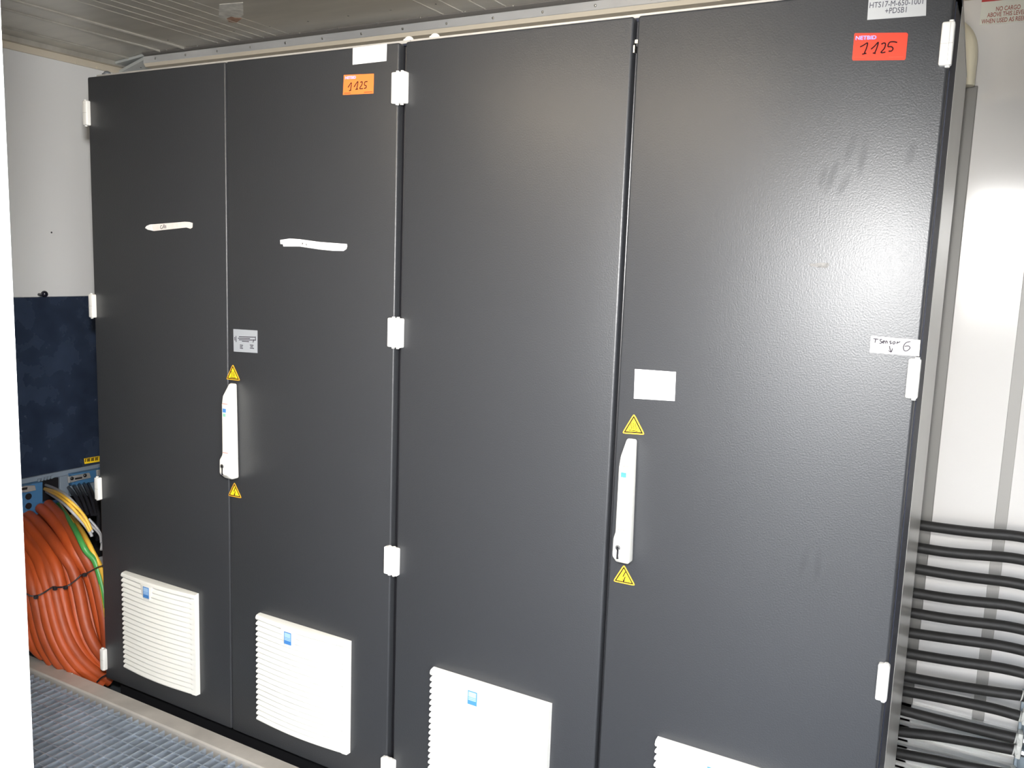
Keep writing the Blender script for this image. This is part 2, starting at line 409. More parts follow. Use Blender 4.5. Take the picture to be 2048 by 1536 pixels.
for X in (-.6, .2, 1.0, 1.8, 2.6, 3.4):
    for Y in (-.3, -1.3):
        bm = bmesh.new(); box(bm, (X, Y, ZF), (X+.02, Y+.02, -.050)); obj('support_foot', bm, M['grate'], t)

# ------------------------------------------------------------------ stickers and marks on the doors
def D(px, py, off=0.0): return hit(px, py, 'y', -off)
def sticker(name, quad, m, parent, th=.0006, label=None, off=0.0):
    bm = bmesh.new(); prism(bm, [D(*q, off+.0002) for q in quad], (0, -th, 0))
    o = obj(name, bm, m, parent)
    if label: o['label'] = label
    return o
def strokes(name, lines, w, m, parent, off=.0009, label=None, sub=5, plane=('y', 0)):
    bm = bmesh.new()
    for L in lines: ribbon(bm, [hit(*q, 'y', -off) for q in L], w, (0, -1, 0), sub=sub)
    o = obj(name, bm, m, parent)
    if label: o['label'] = label
    return o
def dtext(name, rows, m, parent, off=.0009, label=None, xscale=1.0, bold=0.0):
    """rows: (text, centre px, right-hand px, size m)"""
    bm = bmesh.new()
    for (s, c, r, size) in rows:
        C_, R_ = D(*c, off), D(*r, off)
        text_into(bm, s, frame_mtx(C_, R_-C_, (0, 0, 1), size), xscale=xscale, bold=bold)
        for v in bm.verts: v.co.y = max(min(v.co.y, -off+.0001), -off-.0005)
    o = obj(name, bm, m, parent)
    if label: o['label'] = label
    return o
def triangle(parent, apex, bl, br, sym, lab):
    A, B, C_ = D(*apex, .0002), D(*bl, .0002), D(*br, .0002); G = (A+B+C_)/3
    def ring(k): return [G+(p-G)*k for p in (A, B, C_)]
    def rounded(k, r=.16):
        P = ring(k); out = []
        for i in range(3):
            a, b, c = P[i-1], P[i], P[(i+1)%3]
            out += [b+(a-b)*r, b+(G-b)*r*.25+(a-b)*r*.25, b+(G-b)*r*.25+(c-b)*r*.25, b+(c-b)*r]
        return out
    bm = bmesh.new(); prism(bm, rounded(1.06), (0, -.0004, 0))
    root = obj('warning_sticker', bm, M['orange_border'], parent); root['label'] = lab
    bm = bmesh.new()
    out, inn = [p+Vector((0, -.0005, 0)) for p in ring(.88)], [p+Vector((0, -.0005, 0)) for p in ring(.70)]
    for i in range(3):
        prism(bm, [out[i], out[(i+1)%3], inn[(i+1)%3], inn[i]], (0, -.0004, 0), mi=1)
    prism(bm, [p+Vector((0, -.0003, 0)) for p in rounded(.90, .05)], (0, -.0004, 0), mi=0)
    w = (C_-B).length; n = (0, -1, 0)
    if sym == 'bolt':
        pts = [(.06, .26), (-.05, .02), (.06, .04), (-.02, -.2)]
        P = [G+Vector((a*w, -.0009, b*w)) for a, b in pts]; ribbon(bm, P, w*.045, n, mi=1, sub=0)
        ribbon(bm, [P[-1]+Vector((-.03*w, 0, .10*w)), P[-1], P[-1]+Vector((.06*w, 0, .08*w))], w*.028, n, mi=1, sub=0)
    else:
        for dx in (-.10, 0, .10):
            P = [G+Vector(((dx+.03*math.sin(k*1.6))*w, -.0009, (-.10+k*.07)*w)) for k in range(5)]; ribbon(bm, P, w*.025, n, mi=1)
        ribbon(bm, [G+Vector((-.2*w, -.0009, -.15*w)), G+Vector((.2*w, -.0009, -.15*w))], w*.03, n, mi=1, sub=0)
    s = obj('pictogram', bm, [M['yellow'], M['ink']], root)
    return root

# ------------------------------------------------------------------ cabinet parts
def make_door(x0, x1, parent, m):
    bm = bmesh.new(); box(bm, (x0, 0, 0), (x1, .024, 1.957), bev=.005, seg=4)
    return obj('door', bm, m, parent, smooth=30)
def make_hinge(xc, z0, parent, side):
    """moulded hinge: two barrels, one on another, with a flat leaf"""
    bm = bmesh.new(); w = .0105
    box(bm, (xc-w, -.014, z0), (xc+w, .004, z0+.074), bev=.0035, seg=3)
    cyl(bm, (xc+side*.004, -.006, z0-.003), (0, 0, 1), .0042, .080, n=14)
    box(bm, (xc-w+.001, -.0142, z0+.0366), (xc+w-.001, -.012, z0+.0373), mi=1)
    box(bm, (xc+side*.0035-.0004, -.0142, z0+.003), (xc+side*.0035+.0004, -.012, z0+.071), mi=1)
    return obj('hinge', bm, [M['hinge'], M['hinge_line']], parent, smooth=35)
def make_handle(xc, zt, parent):
    """swing handle: slim sloped grip above a deeper lock housing"""
    bm = bmesh.new()
    k = .285
    prof = [(0.0, 0), (-.012, 0), (-.034, -.035), (-.036, -.060), (-.036, -.205), (-.046, -.218), (-.047, -.259), (-.026, -.277), (0.0, -.277)]
    w0 = .0165
    prism(bm, [(xc-w0, y, zt+z) for y, z in prof], (2*w0, 0, 0), bev=.0055, seg=3)
    # narrow towards the top, as the grip does
    for v in bm.verts:
        t_ = (v.co.z-(zt-.06))/.06
        if t_ > 0: v.co.x = xc+(v.co.x-xc)*(1-.35*t_)
    h = obj('handle', bm, M['white_plastic'], parent, smooth=35)
    yf = -.0363
    for dz, ww in ((-.056, .010), (-.198, .010)):      # joints of the grip cover
        bm = bmesh.new(); box(bm, (xc-ww, yf-.0006, zt+dz-.0008), (xc+ww, yf+.002, zt+dz+.0008))
        tag(obj('cover_joint', bm, M['red_line'], h), 'thin reddish joint line of the grip cover')
    bm = bmesh.new(); box(bm, (xc-.009, yf-.0008, zt-.081), (xc+.003, yf+.002, zt-.070))
    box(bm, (xc-.008, yf-.0008, zt-.093), (xc+.002, yf+.002, zt-.084), mi=1)
    tag(obj('emblem', bm, [M['blue_logo'], M['green_logo']], h), 'small blue and green emblem')
    bm = bmesh.new(); cyl(bm, (xc-.003, -.0475, zt-.236), (0, 1, 0), .0062, .004, n=18); 
    box(bm, (xc-.0055, -.0475, zt-.262), (xc-.0005, -.044, zt-.238), mi=1, bev=.001)
    cyl(bm, (xc-.003, -.0482, zt-.236), (0, 1, 0), .003, .002, n=12, mi=1)
    tag(obj('lock_cylinder', bm, [M['steel'], M['gasket']], h), 'metal keyhole of the handle')
    return h
GW, GH = .342, .328
def make_grille(x0, z0, parent):
    """white louvred ventilation cover, bowed outwards, rounded top rail, scalloped left edge"""
    bm = bmesh.new(); NX = 24; n_l = 19; pitch = (GH-.018)/n_l
    def bow(u): return .012+.0105*math.sin(PI*u)
    prof = [(0, 0.0)]                                   # (z, extra depth)
    z = .004; prof += [(.0005, .000)]
    rows = [(0.0, -.004, 0)]
    for k in range(n_l):
        b = .001+k*pitch
        rows += [(b, .0005, 1), (b+pitch*.12, .0052, 1), (b+pitch*.32, .0062, 1), (b+pitch*.60, .0050, 1), (b+pitch*.86, .0018, 1), (b+pitch*.97, .0002, 1)]
    top = .001+n_l*pitch
    rows += [(top+.001, .004, 0), (top+.006, .0068, 0), (top+.011, .0058, 0), (top+.015, .0025, 0), (GH, -.006, 0)]
    grid = []
    for (zz, e, lou) in rows:
        line = []
        for i in range(NX+1):
            u = i/NX
            if lou and u > .935: ee = .0045            # flat right margin
            elif lou: ee = e
            else: ee = e
            inset = 0
            if lou and i == 0: inset = (.0062-e)*.9
            line.append(bm.verts.new((x0+u*GW+inset, -(bow(u)+ee), z0+zz)))
        grid.append(line)
    for j in range(len(grid)-1):
        for i in range(NX): bm.faces.new((grid[j][i], grid[j][i+1], grid[j+1][i+1], grid[j+1][i]))
    # returns to the door: sides, bottom, top
    def back(v): return bm.verts.new((v.co.x, .0005, v.co.z))
    bl = [back(r[0]) for r in grid]; br = [back(r[-1]) for r in grid]
    for j in range(len(grid)-1):
        bm.faces.new((bl[j], grid[j][0], grid[j+1][0], bl[j+1])); bm.faces.new((grid[j][-1], br[j], br[j+1], grid[j+1][-1]))
    bb = [bl[0]]+[back(v) for v in grid[0][1:-1]]+[br[0]]; bt = [bl[-1]]+[back(v) for v in grid[-1][1:-1]]+[br[-1]]
    for i in range(NX):
        bm.faces.new((bb[i], bb[i+1], grid[0][i+1], grid[0][i])); bm.faces.new((grid[-1][i], grid[-1][i+1], bt[i+1], bt[i]))
    bmesh.ops.recalc_face_normals(bm, faces=bm.faces)
    g = obj('ventilation_grille', bm, M['white_plastic'], parent, smooth=28)
    # tongue with the blue badge
    xc = x0+.400*GW; zt = z0+GH-.012; yb = -(bow(.4)+.0065)
    bm = bmesh.new()
    pts = [(xc-.028, zt), (xc-.022, zt-.030), (xc-.014, zt-.046), (xc+.014, zt-.046), (xc+.022, zt-.030), (xc+.028, zt)]
    prism(bm, [(x_, yb+.006, z_) for x_, z_ in pts], (0, -.0075, 0), bev=.0012)
    obj('badge_tongue', bm, M['white_plastic'], g, smooth=30)
    bm = bmesh.new(); yb -= .0018
    box(bm, (xc-.0135, yb-.0004, zt-.040), (xc+.0135, yb+.001, zt-.004))
    box(bm, (xc-.0110, yb-.0010, zt-.020), (xc+.0110, yb, zt-.0065), mi=1)
    box(bm, (xc-.0110, yb-.0010, zt-.0245), (xc+.0110, yb, zt-.0215), mi=1)
    box(bm, (xc-.0110, yb-.0010, zt-.0285), (xc+.0110, yb, zt-.0260), mi=1)
    tag(obj('badge', bm, [M['blue_logo'], M['blue_light']], g), 'small blue badge with paler bars')
    return g

def cabinet(x0, label):
    t = thing('electrical_cabinet', (x0+.6, .25, ZF), label, 'electrical cabinet', 'double-door electrical cabinets')
    bm = bmesh.new()      # dark front frame
    box(bm, (x0+.002, .034, .002), (x0+.03, .16, 1.957)); box(bm, (x0+1.17, .034, .002), (x0+1.198, .16, 1.957))
    box(bm, (x0+.002, .034, 1.93), (x0+1.198, .16, 1.962)); box(bm, (x0+.002, .034, .002), (x0+1.198, .16, .03))
    box(bm, (x0+.58, .034, .03), (x0+.62, .10, 1.93))
    obj('front_frame', bm, M['frame'], t)
    bm = bmesh.new()
    for a in (x0+.004, x0+1.184): box(bm, (a, .0245, .004), (a+.012, .034, 1.953), bev=.002)
    for a in (x0+.585, x0+.603): box(bm, (a, .0245, .004), (a+.012, .034, 1.953), bev=.002)
    obj('door_seal', bm, M['gasket'], t)
    bm = bmesh.new(); prism(bm, [(x0+.001, .16, .002), (x0+.001, .5, .002), (x0+.001, .5, 1.885), (x0+.001, .16, 1.955)], (.015, 0, 0), bev=.002)
    obj('side_panel', bm, M['side'], t)
    bm = bmesh.new(); prism(bm, [(x0+1.184, .16, .002), (x0+1.184, .5, .002), (x0+1.184, .5, 1.885), (x0+1.184, .16, 1.955)], (.015, 0, 0), bev=.002)
    obj('side_panel', bm, M['side'], t)
    bm = bmesh.new(); box(bm, (x0+.017, .49, .002), (x0+1.183, .5, 1.882)); obj('back_panel', bm, M['side'], t)
    bm = bmesh.new(); prism(bm, [(x0+.001, .034, 1.9625), (x0+.001, .16, 1.9625), (x0+.001, .5, 1.888), (x0+.001, .5, 1.892), (x0+.001, .16, 1.9700), (x0+.001, .034, 1.9700)], (1.198, 0, 0)); obj('roof_plate', bm, M['side'], t)
    bm = bmesh.new(); box(bm, (x0+.015, .045, ZF), (x0+1.185, .48, .0), bev=.003); obj('plinth', bm, M['plinth'], t)
    for X in ((.022, 1.180) if x0 == 0 else (1.258, 2.36)):
        bm = bmesh.new(); cyl(bm, (X, .056, 1.969), (0, 0, 1), .015, .007); dome(bm, (X, .056, 1.976), (0, 0, 1), .0115, .009)
        if x0 == 0 and X < .5: tag(obj('roof_bolt', bm, mat('grey_bolt', (.12, .13, .14), .4), t, smooth=35), 'grey roof bolt')
        else: obj('roof_bolt', bm, M['white_plastic'], t, smooth=35)
    return t

cabL = cabinet(0.0, 'left dark grey double-door cabinet with a bright-lit red-orange 1125 sticker and two tape strips')
cabR = cabinet(1.2, 'right dark grey double-door cabinet with a dimmer-lit red-orange 1125 sticker and taped sensor note')
make_door(.003, .5985, cabL, M['door']); make_door(.6035, 1.191, cabL, M['door'])
make_door(1.211, 1.795, cabR, M['door']); make_door(1.8055, 2.396, cabR, M['door4'])
for z0 in (1.812, 1.219, .623, .032):
    make_hinge(.0035, z0, cabL, -1); make_hinge(1.1895, z0, cabL, 1)
    make_hinge(1.2115, z0, cabR, -1); make_hinge(2.3915, z0, cabR, 1)
make_handle(.626, 1.070, cabL); make_handle(1.846, 1.070, cabR)
for i, x0 in enumerate((.122, .722)): make_grille(x0, .075, cabL)
for i, x0 in enumerate((1.337, 1.945)): make_grille(x0, .075, cabR)
# latch bits in the open end of the gap between the right cabinet's doors
bm = bmesh.new(); box(bm, (1.7965, .010, 1.905), (1.8035, .03, 1.912)); box(bm, (1.7965, .004, 1.885), (1.7995, .02, 1.900))
obj('latch', bm, M['steel'], cabR)

triangle(cabL, (466,729), (453,758), (480,761), 'heat', 'yellow triangle sticker with a heat sign above the handle')
triangle(cabL, (469,965), (457,991), (483,996), 'bolt', 'yellow triangle sticker with a lightning bolt below the handle')
triangle(cabR, (1268,828), (1245,866), (1289,869), 'heat', 'yellow triangle sticker with a heat sign above the handle')
triangle(cabR, (1248,1130), (1227,1162), (1270,1171), 'bolt', 'yellow triangle sticker with a lightning bolt below the handle')

sticker('blank_label', [(706,96),(774,87.5),(773,122),(705.5,129.5)], M['label_white'], cabL, label='blank white label near the top of the second door')
s = sticker('auction_sticker', [(688,150),(748,147.5),(747,187),(686,190)], M['sticker_bright_lit'], cabL, label='red-orange sticker in a brighter-lit tone, handwritten 1125')
dtext('lettering', [('NETBID', (701,155.4), (716,154.6), .0092)], M['print_blue'], s, label='pale printed name on the sticker', xscale=1.1, bold=.04)
strokes('handwriting', [[(696,175),(703,165.5),(701,181)],[(698,181.5),(702.5,180.5)],[(708,174),(716,163),(713.5,178)],[(711,179),(716,178)],[(720.5,165),(724.5,163.5),(724,169),(719.5,177),(726,177)],[(735,163),(730,164),(729,170),(732.5,171.5),(732,175.5),(728,177)]], .0022, M['ink'], s, label='1125 written by pen')
for L_ in ([(688.5,186.6),(701,186)],[(728,184.5),(744.5,183.5)]): strokes('small_print', [L_], .0016, M['brown_print'], s, sub=0)
t1 = sticker('tape_strip', [(293,452),(300,449),(340,446),(370,443.5),(379,444),(385.5,446),(385,455),(381,457.5),(373,455),(308,462),(296,459.5),(290.5,456)], M['tape'], cabL, label='short white tape strip with a pen note on the leftmost door')
sticker('tape_end', [(293,452),(300,449),(303,449),(306,461.5),(296,459.5),(290.5,456)], M['label_white'], t1, off=.0006)
strokes('handwriting', [[(324,451),(321.5,452),(321,456),(323,457.5),(324.5,456),(324.5,454.5)],[(326,457.5),(327,450.5),(329,450.5),(329.5,457)],[(326.5,454),(329,454)],[(331.5,450.5),(332,456.5)]], .0016, M['ink_grey'], t1, label='small pen note')
t2 = sticker('tape_strip', [(560.5,480),(570,478.5),(580,477),(600,478.5),(640,484),(694,488),(694.5,493),(693,498),(687,502),(665,501.5),(640,499),(600,493),(567,493),(566,488.5),(561,488)], M['label_white'], cabL, label='longer white tape strip tilted on the second door')
strokes('handwriting', [[(604,486),(606.5,487.5)],[(605,488.5),(604,489.5)],[(612.5,487.5),(613.3,491)]], .0022, M['ink'], t2, label='faded pen dots')
n = sticker('nameplate', [(467,658),(515,661),(515,706),(468,703)], M['nameplate'], cabL, th=.0009, label='small silver nameplate with fine print')
L = []
for (y, a, b_) in ((673.5,478,510),(676.5,476,500),(679.5,478,512),(682.5,484,498),(690,480,486),(693,480,485),(696,480,486),(690,500,507),(693,501,506),(696,500,508)):
    L.append([(a, y), (b_, y+.8)])
L += [[(469.5,674),(470,681)], [(472,672),(472.3,684)], [(511,673),(511,681)], [(508,679),(506,685)]]
strokes('small_print', L, .0022, M['ink_grey'], n, off=.0012, sub=0)
sticker('blank_label', [(1270,738),(1352,744),(1349.5,802),(1268,797)], M['label_white'], cabR, label='blank white label beside the right handle')
s = sticker('printed_label', [(1738.5,-18),(1853.5,-27),(1852,31.5),(1734.5,40)], M['label_grey'], cabR, label='white label printed HTS17-M-650-1001 +PDSB1')
dtext('lettering', [('HTS17-M-650-1001', (1793,7), (1830,4), .0140), ('+PDSB1', (1792.5,21), (1820,19), .0140)], M['print_grey'], s, xscale=.82)
s = sticker('auction_sticker', [(1709,68),(1710.5,66.5),(1813,65.5),(1816,68),(1811,118),(1808.5,120),(1706,121),(1704.5,118)], M['sticker_dim_lit'], cabR, label='red-orange sticker in a dimmer-lit tone, handwritten 1125')
dtext('lettering', [('NETBID', (1731.5,75.5), (1750,74.9), .0092)], M['print_blue'], s, off=.0013, label='pale blue printed name on the sticker', xscale=1.15, bold=.01)
dtext('lettering_shadow', [('NETBID', (1732.3,76.1), (1750,75.4), .0092)], M['blue_edge'], s, off=.0009, xscale=1.15, bold=.03)
strokes('handwriting', [[(1720,94),(1727,90.5),(1735,86),(1733,96),(1728.5,107)],[(1724,108.5),(1733,106.5)],[(1742,98.5),(1749,92.5),(1756.5,84.5),(1754,95),(1749.5,106)],[(1745.5,106),(1751.5,107)],[(1762.5,88.5),(1768,86),(1771,88.5),(1768.5,97),(1762,104.5),(1766,105.5),(1771,104)],[(1794.5,85),(1787,83.5),(1779,85),(1776,93),(1783,93.5),(1786,97.5),(1783,102),(1777,102.5)]], .0024, M['ink'], s, label='1125 written by marker')
for L_ in ([(1707,115),(1731,114.5)],[(1778,114.5),(1806,113.8)]): strokes('small_print', [L_], .0010, M['brown_print'], s, sub=0)
s = sticker('paper_tape_note', [(1742,672),(1841,680),(1838.5,712.5),(1739.5,705)], M['papertape'], cabR, label='paper tape handwritten T. Sensor 6 with an arrow')
strokes('handwriting', [[(1746.5,677.5),(1757,678.5)],[(1751.5,678),(1750,685.5)],[(1753.5,686),(1754,686.3)],
 [(1764.5,678.5),(1760.5,679),(1761,682),(1763.5,684),(1762,686.5),(1758.5,686.5)],
 [(1765.5,684),(1769,683.5),(1768.5,681.5),(1766,682.5),(1765.5,685.5),(1768.5,686.5)],
 [(1771,687),(1772,682),(1774.5,683.5),(1774.5,687)],
 [(1783,682.5),(1780,682.5),(1780.5,685),(1783,686.5),(1780,688)],
 [(1787.5,683),(1785.5,685.5),(1787,688),(1790,686.5),(1789.5,683.5),(1787.5,683)],
 [(1793.5,688),(1795,683.5),(1796,685.5),(1800.5,683)],
 [(1779,692),(1780,698),(1782.5,704)],[(1777,701),(1782.5,704),(1785,696.5)],
 [(1821,683),(1812,685.5),(1807,693),(1808.5,701),(1815,701),(1820,696),(1817,692),(1809,692.5)]], .0018, M['ink_grey'], s, label='T. Sensor, arrow and 6 written by pen')
# faint worn scuff on the rightmost door
bm = bmesh.new(); prism(bm, [D(*q, .0001) for q in ((1618,528),(1640,525.5),(1657,526),(1658,531),(1654,536),(1636,535),(1622,532))], (0, -.0002, 0))
o = obj('scuff', bm, mat('pale_scuff', (.10, .095, .09), .5, noise=(120, .7)), cabR)

# ------------------------------------------------------------------ left wall: navy panel, connectors, cables
def LW(px, py, x): return hit(px, py, 'x', x)
def lbox(bm, quad, x, th, mi=0, bev=0): prism(bm, [LW(*q, x) for q in quad], (th, 0, 0), mi, bev)
yl, yr = -.6, .74
pa, pb = LW(29, 960, XL+.03), LW(197, 928, XL+.03); sl = (pb.z-pa.z)/(pb.y-pa.y)
ta, tb = LW(15, 595.5, XL+.03), LW(187, 592, XL+.03); st = (tb.z-ta.z)/(tb.y-ta.y)
lowz = lambda y: pa.z+(y-pa.y)*sl*.6
topz = lambda y: ta.z+(y-ta.y)*st
t = thing('junction_box', (XL, .2, .5), 'large dark navy junction box on the left wall above the orange cables', 'junction box')
bm = bmesh.new(); prism(bm, [(XL+.002, yl, lowz(yl)), (XL+.002, yr, lowz(yr)), (XL+.002, yr, topz(yr)), (XL+.002, yl, topz(yl))], (.028, 0, 0), bev=.002)
obj('cover_panel', bm, M['navy'], t)
for q in ((89, 588), (13, 590)):
    p = LW(*q, XL+.036); bm = bmesh.new(); bmesh.ops.create_uvsphere(bm, u_segments=20, v_segments=12, radius=.0125, matrix=Matrix.Translation(p))
    cyl(bm, (XL+.001, p.y, p.z-.004), (1, 0, 0), .006, .035, n=12)
    obj('knob', bm, M['ball'], t, smooth=60)
bm = bmesh.new(); lbox(bm, [(168,917),(199,912),(199,923),(169,928)], XL+.0302, .0008)
y_ = obj('marking_label', bm, M['yellow'], t); y_['label'] = 'small yellow marking label with dark characters'
bm = bmesh.new()
for k in range(7):
    a = 171+k*4.0
    ribbon(bm, [LW(a, 924-k*.55, XL+.0312), LW(a+.4, 917.5-k*.6, XL+.0312), LW(a+2.2, 917.4-k*.6, XL+.0312), LW(a+2.0, 923.5-k*.55, XL+.0312)][:3+(k%2)], .0035, (1, 0, 0), sub=0)
obj('marking', bm, M['ink'], y_)

t = thing('connector_panel', (XL, .2, .3), 'row of blue cable connectors under the navy junction box', 'connector panel')
bm = bmesh.new(); prism(bm, [(XL, yl, .15), (XL, yr, .15), (XL, yr, lowz(yr)), (XL, yl, lowz(yl))], (.012, 0, 0)); obj('back_plate', bm, M['plinth'], t)
bm = bmesh.new(); prism(bm, [(XL+.012, yl, lowz(yl)-.020), (XL+.012, yr, lowz(yr)-.020), (XL+.012, yr, lowz(yr)), (XL+.012, yl, lowz(yl))], (.026, 0, 0), bev=.002); obj('mounting_rail', bm, M['conn_pale'], t)
XP = XL+.012
def conn(quad, th, m, name='connector', bev=.002, off=0.):
    bm = bmesh.new(); lbox(bm, quad, XP+off, th, bev=bev); return obj(name, bm, m, t)
c1 = conn([(10,972),(70,960),(70,1022),(14,1036)], .05, M['conn_blue'])
bm = bmesh.new()
for (a, b_) in ((37,998),(57,993),(38,1019),(57,1012)): p = LW(a, b_, XP+.0505); cyl(bm, (p.x-.002, p.y, p.z), (1, 0, 0), .0125, .003, n=20)
obj('socket', bm, M['gasket'], c1)
bm = bmesh.new(); lbox(bm, [(28,977),(50,971),(68,970),(70,980),(52,984),(29,985)], XP+.0502, .008, bev=.002); obj('metal_plug', bm, M['silver'], c1)
bm = bmesh.new(); lbox(bm, [(33,978),(55,974),(54,979),(33,982)], XP+.0583, .001); obj('plug_insert', bm, M['gasket'], c1)
c2 = conn([(71,962),(108,953),(108,996),(71,1000)], .03, M['gasket'])
bm = bmesh.new()
for k in range(5): lbox(bm, [(75+k*6.5,958-k*1.6),(79+k*6.5,957-k*1.6),(79+k*6.5,963-k*1.6),(75+k*6.5,964-k*1.6)], XP+.0302, .004)
obj('terminal_screw', bm, M['conn_pale'], c2)
conn([(109,951),(127,947),(127,990),(109,993)], .035, M['conn_pale'], 'blank_cover')
c3 = conn([(128,945),(186,934),(186,958),(130,968)], .05, M['conn_blue'])
bm = bmesh.new(); lbox(bm, [(134,953),(177,945),(180,955),(158,960),(135,966)], XP+.0502, .008, bev=.002); obj('metal_plug', bm, M['silver'], c3)
bm = bmesh.new()
for (a, b_) in ((144,957),(170,951)): p = LW(a, b_, XP+.059); dome(bm, p, (1, 0, 0), .0075, .006)
lbox(bm, [(150,956),(164,953.5),(164,957),(150,959.5)], XP+.0583, .0008)
obj('plug_screw', bm, M['gasket'], c3)
c4 = conn([(188,933),(214,928),(214,956),(189,960)], .05, M['conn_blue'])
bm = bmesh.new(); lbox(bm, [(191,940),(210,937),(210,950),(192,952)], XP+.0502, .008, bev=.002); obj('metal_plug', bm, M['silver'], c4)
conn([(129,970),(186,960),(186,988),(131,990)], .03, M['conn_pale'], 'blank_cover')
conn([(71,1002),(120,994),(118,1010),(86,1018),(84,1030),(20,1040),(18,1038),(71,1024)], .035, M['conn_blue'], 'cable_entry')

Z5 = lambda x, y: (x/5.908, 860+y/5.908)
Z6 = lambda x, y: (x/4.8, 1100+y/4.8)
def cable(name, pts, r, m, label, cat, group, stripe=None, n=14):
    """pts: (px, py, X) - a measured line of sight and the plane X it passes"""
    bm = bmesh.new(); P = [hit(a, b_, 'x', X) if not isinstance(a, Vector) else a for (a, b_, X) in pts]
    tube(bm, P, r, n=n, stripe=stripe, sub=5)
    o = obj(name, bm, m, smooth=60); tag(o, label, cat, group); return o
def build(z5, z6, X0, X1, X2):
    """measured points down a cable (upper list, lower list); its distance from the wall goes X0 -> X1 -> X2 along it"""
    P = []
    for q in [Z5(*p) for p in z5]+[Z6(*p) for p in z6]:
        if not P or math.hypot(q[0]-P[-1][0], q[1]-P[-1][1]) > 17: P.append(q)
    L_ = [0]
    for i in range(1, len(P)): L_.append(L_[-1]+math.hypot(P[i][0]-P[i-1][0], P[i][1]-P[i-1][1]))
    out = []
    for (a, b_), l in zip(P, L_):
        t_ = l/L_[-1]; k = .40
        if t_ < k: X = X0+(X1-X0)*math.sin(t_/k*PI/2)
        else: X = X1+(X2-X1)*((t_-k)/(1-k))
        out.append((a, b_, X))
    return out
G = 'thick orange cables curving down beside the left cabinet'
specs = [
 # name-position label, z5 points, z6 points, X0, X1, X2, radius
 ('orange power cable outermost of the bundle, next to the green-yellow wire', [(575,880),(700,1000),(800,1140),(900,1300),(1000,1480)], [(850,90),(905,220),(955,420),(1000,640),(1030,860),(1060,1050)], -.62, -.17, -.06, .0195),
 ('orange power cable second from the outer edge of the bundle', [(480,925),(600,1040),(730,1200),(840,1370),(925,1520)], [(790,90),(850,230),(905,430),(950,640),(995,820),(1060,960)], -.62, -.21, -.09, .0195),
 ('orange power cable third from the outer edge of the bundle', [(480,1040),(565,1130),(660,1260),(765,1410),(850,1530)], [(722,90),(785,220),(838,430),(880,640),(925,810),(1010,965),(1080,1060)], -.64, -.25, -.11, .0195),
 ('orange power cable fourth from the outer edge, bending under the cabinet', [(345,1010),(480,1130),(600,1270),(710,1420),(790,1530)], [(655,90),(710,200),(765,420),(805,640),(855,815),(935,960),(1050,1080)], -.62, -.22, -.08, .0195),
 ('orange power cable right of the dark gap in the bundle', [(300,1030),(420,1150),(540,1290),(650,1440),(715,1530)], [(590,90),(655,220),(700,430),(735,640),(785,820),(865,970),(1000,1115),(1080,1160)], -.64, -.25, -.10, .0195),
 ('orange power cable left of the dark gap in the bundle', [(235,1050),(340,1150),(460,1290),(570,1440),(630,1530)], [(500,90),(560,220),(600,420),(640,620),(705,820),(800,1000),(940,1140),(1080,1220)], -.62, -.24, -.10, .0195),
 ('orange power cable crossing low under the left cabinet corner', [(210,1125),(300,1205),(410,1330),(510,1470),(550,1530)], [(425,90),(480,210),(530,400),(575,620),(640,830),(745,1010),(880,1150),(1060,1260)], -.60, -.24, -.09, .0195),
 ('orange power cable with a bright sheen in the lower middle of the bundle', [(150,1180),(250,1270),(360,1400),(450,1520)], [(350,90),(405,200),(460,400),(505,620),(570,840),(670,1020),(800,1165),(980,1290)], -.58, -.25, -.10, .0195),
 ('orange power cable lowest of those passing behind the steel angle', [(140,1260),(230,1360),(330,1480)], [(270,80),(340,210),(395,400),(440,620),(500,830),(600,1020),(720,1170),(900,1310)], -.56, -.26, -.12, .0195),
 ('orange power cable curling back near the white door jamb', [(120,1330),(200,1430)], [(195,70),(265,200),(325,400),(370,620),(415,800),(470,930),(540,1060),(640,1150)], -.54, -.28, -.20, .0195),
 ('orange power cable second from the white door jamb', [], [(120,60),(190,190),(245,330),(285,480),(325,660),(365,840),(430,980),(500,1070)], -.45, -.30, -.26, .0195),
 ('orange power cable nearest the white door jamb', [], [(90,200),(160,330),(205,480),(235,640),(270,800),(330,940),(420,1010),(490,1040)], -.43, -.32, -.30, .0195),
]
for i, (lab, a, b_, X0, X1, X2, r) in enumerate(specs):
    cable('orange_cable', build(a, b_, X0, X1, X2), r, M['orange'] if i % 3 else M['orange_dull'], lab, 'cable', G)
# a second layer deeper in, seen in the gaps
deep = [([(430,1080),(520,1170),(620,1290),(720,1430)], [(610,60),(700,250),(760,450),(800,650),(840,860)]),
        ([(260,1110),(380,1230),(490,1370),(590,1500)], [(540,140),(620,400),(660,600),(715,800),(800,960)]),
        ([(180,1200),(300,1320),(400,1450)], [(340,150),(420,400),(470,640),(540,860)])]
for i, (a, b_) in enumerate(deep):
    lab = ('orange cable deep in the bundle behind the outer ones', 'orange cable glimpsed in the dark gap of the bundle', 'orange cable at the back of the lower bundle')[i]
    cable('orange_cable', build(a, b_, -.66, -.34, -.28), .0195, M['orange_dull'], lab, 'cable', G)

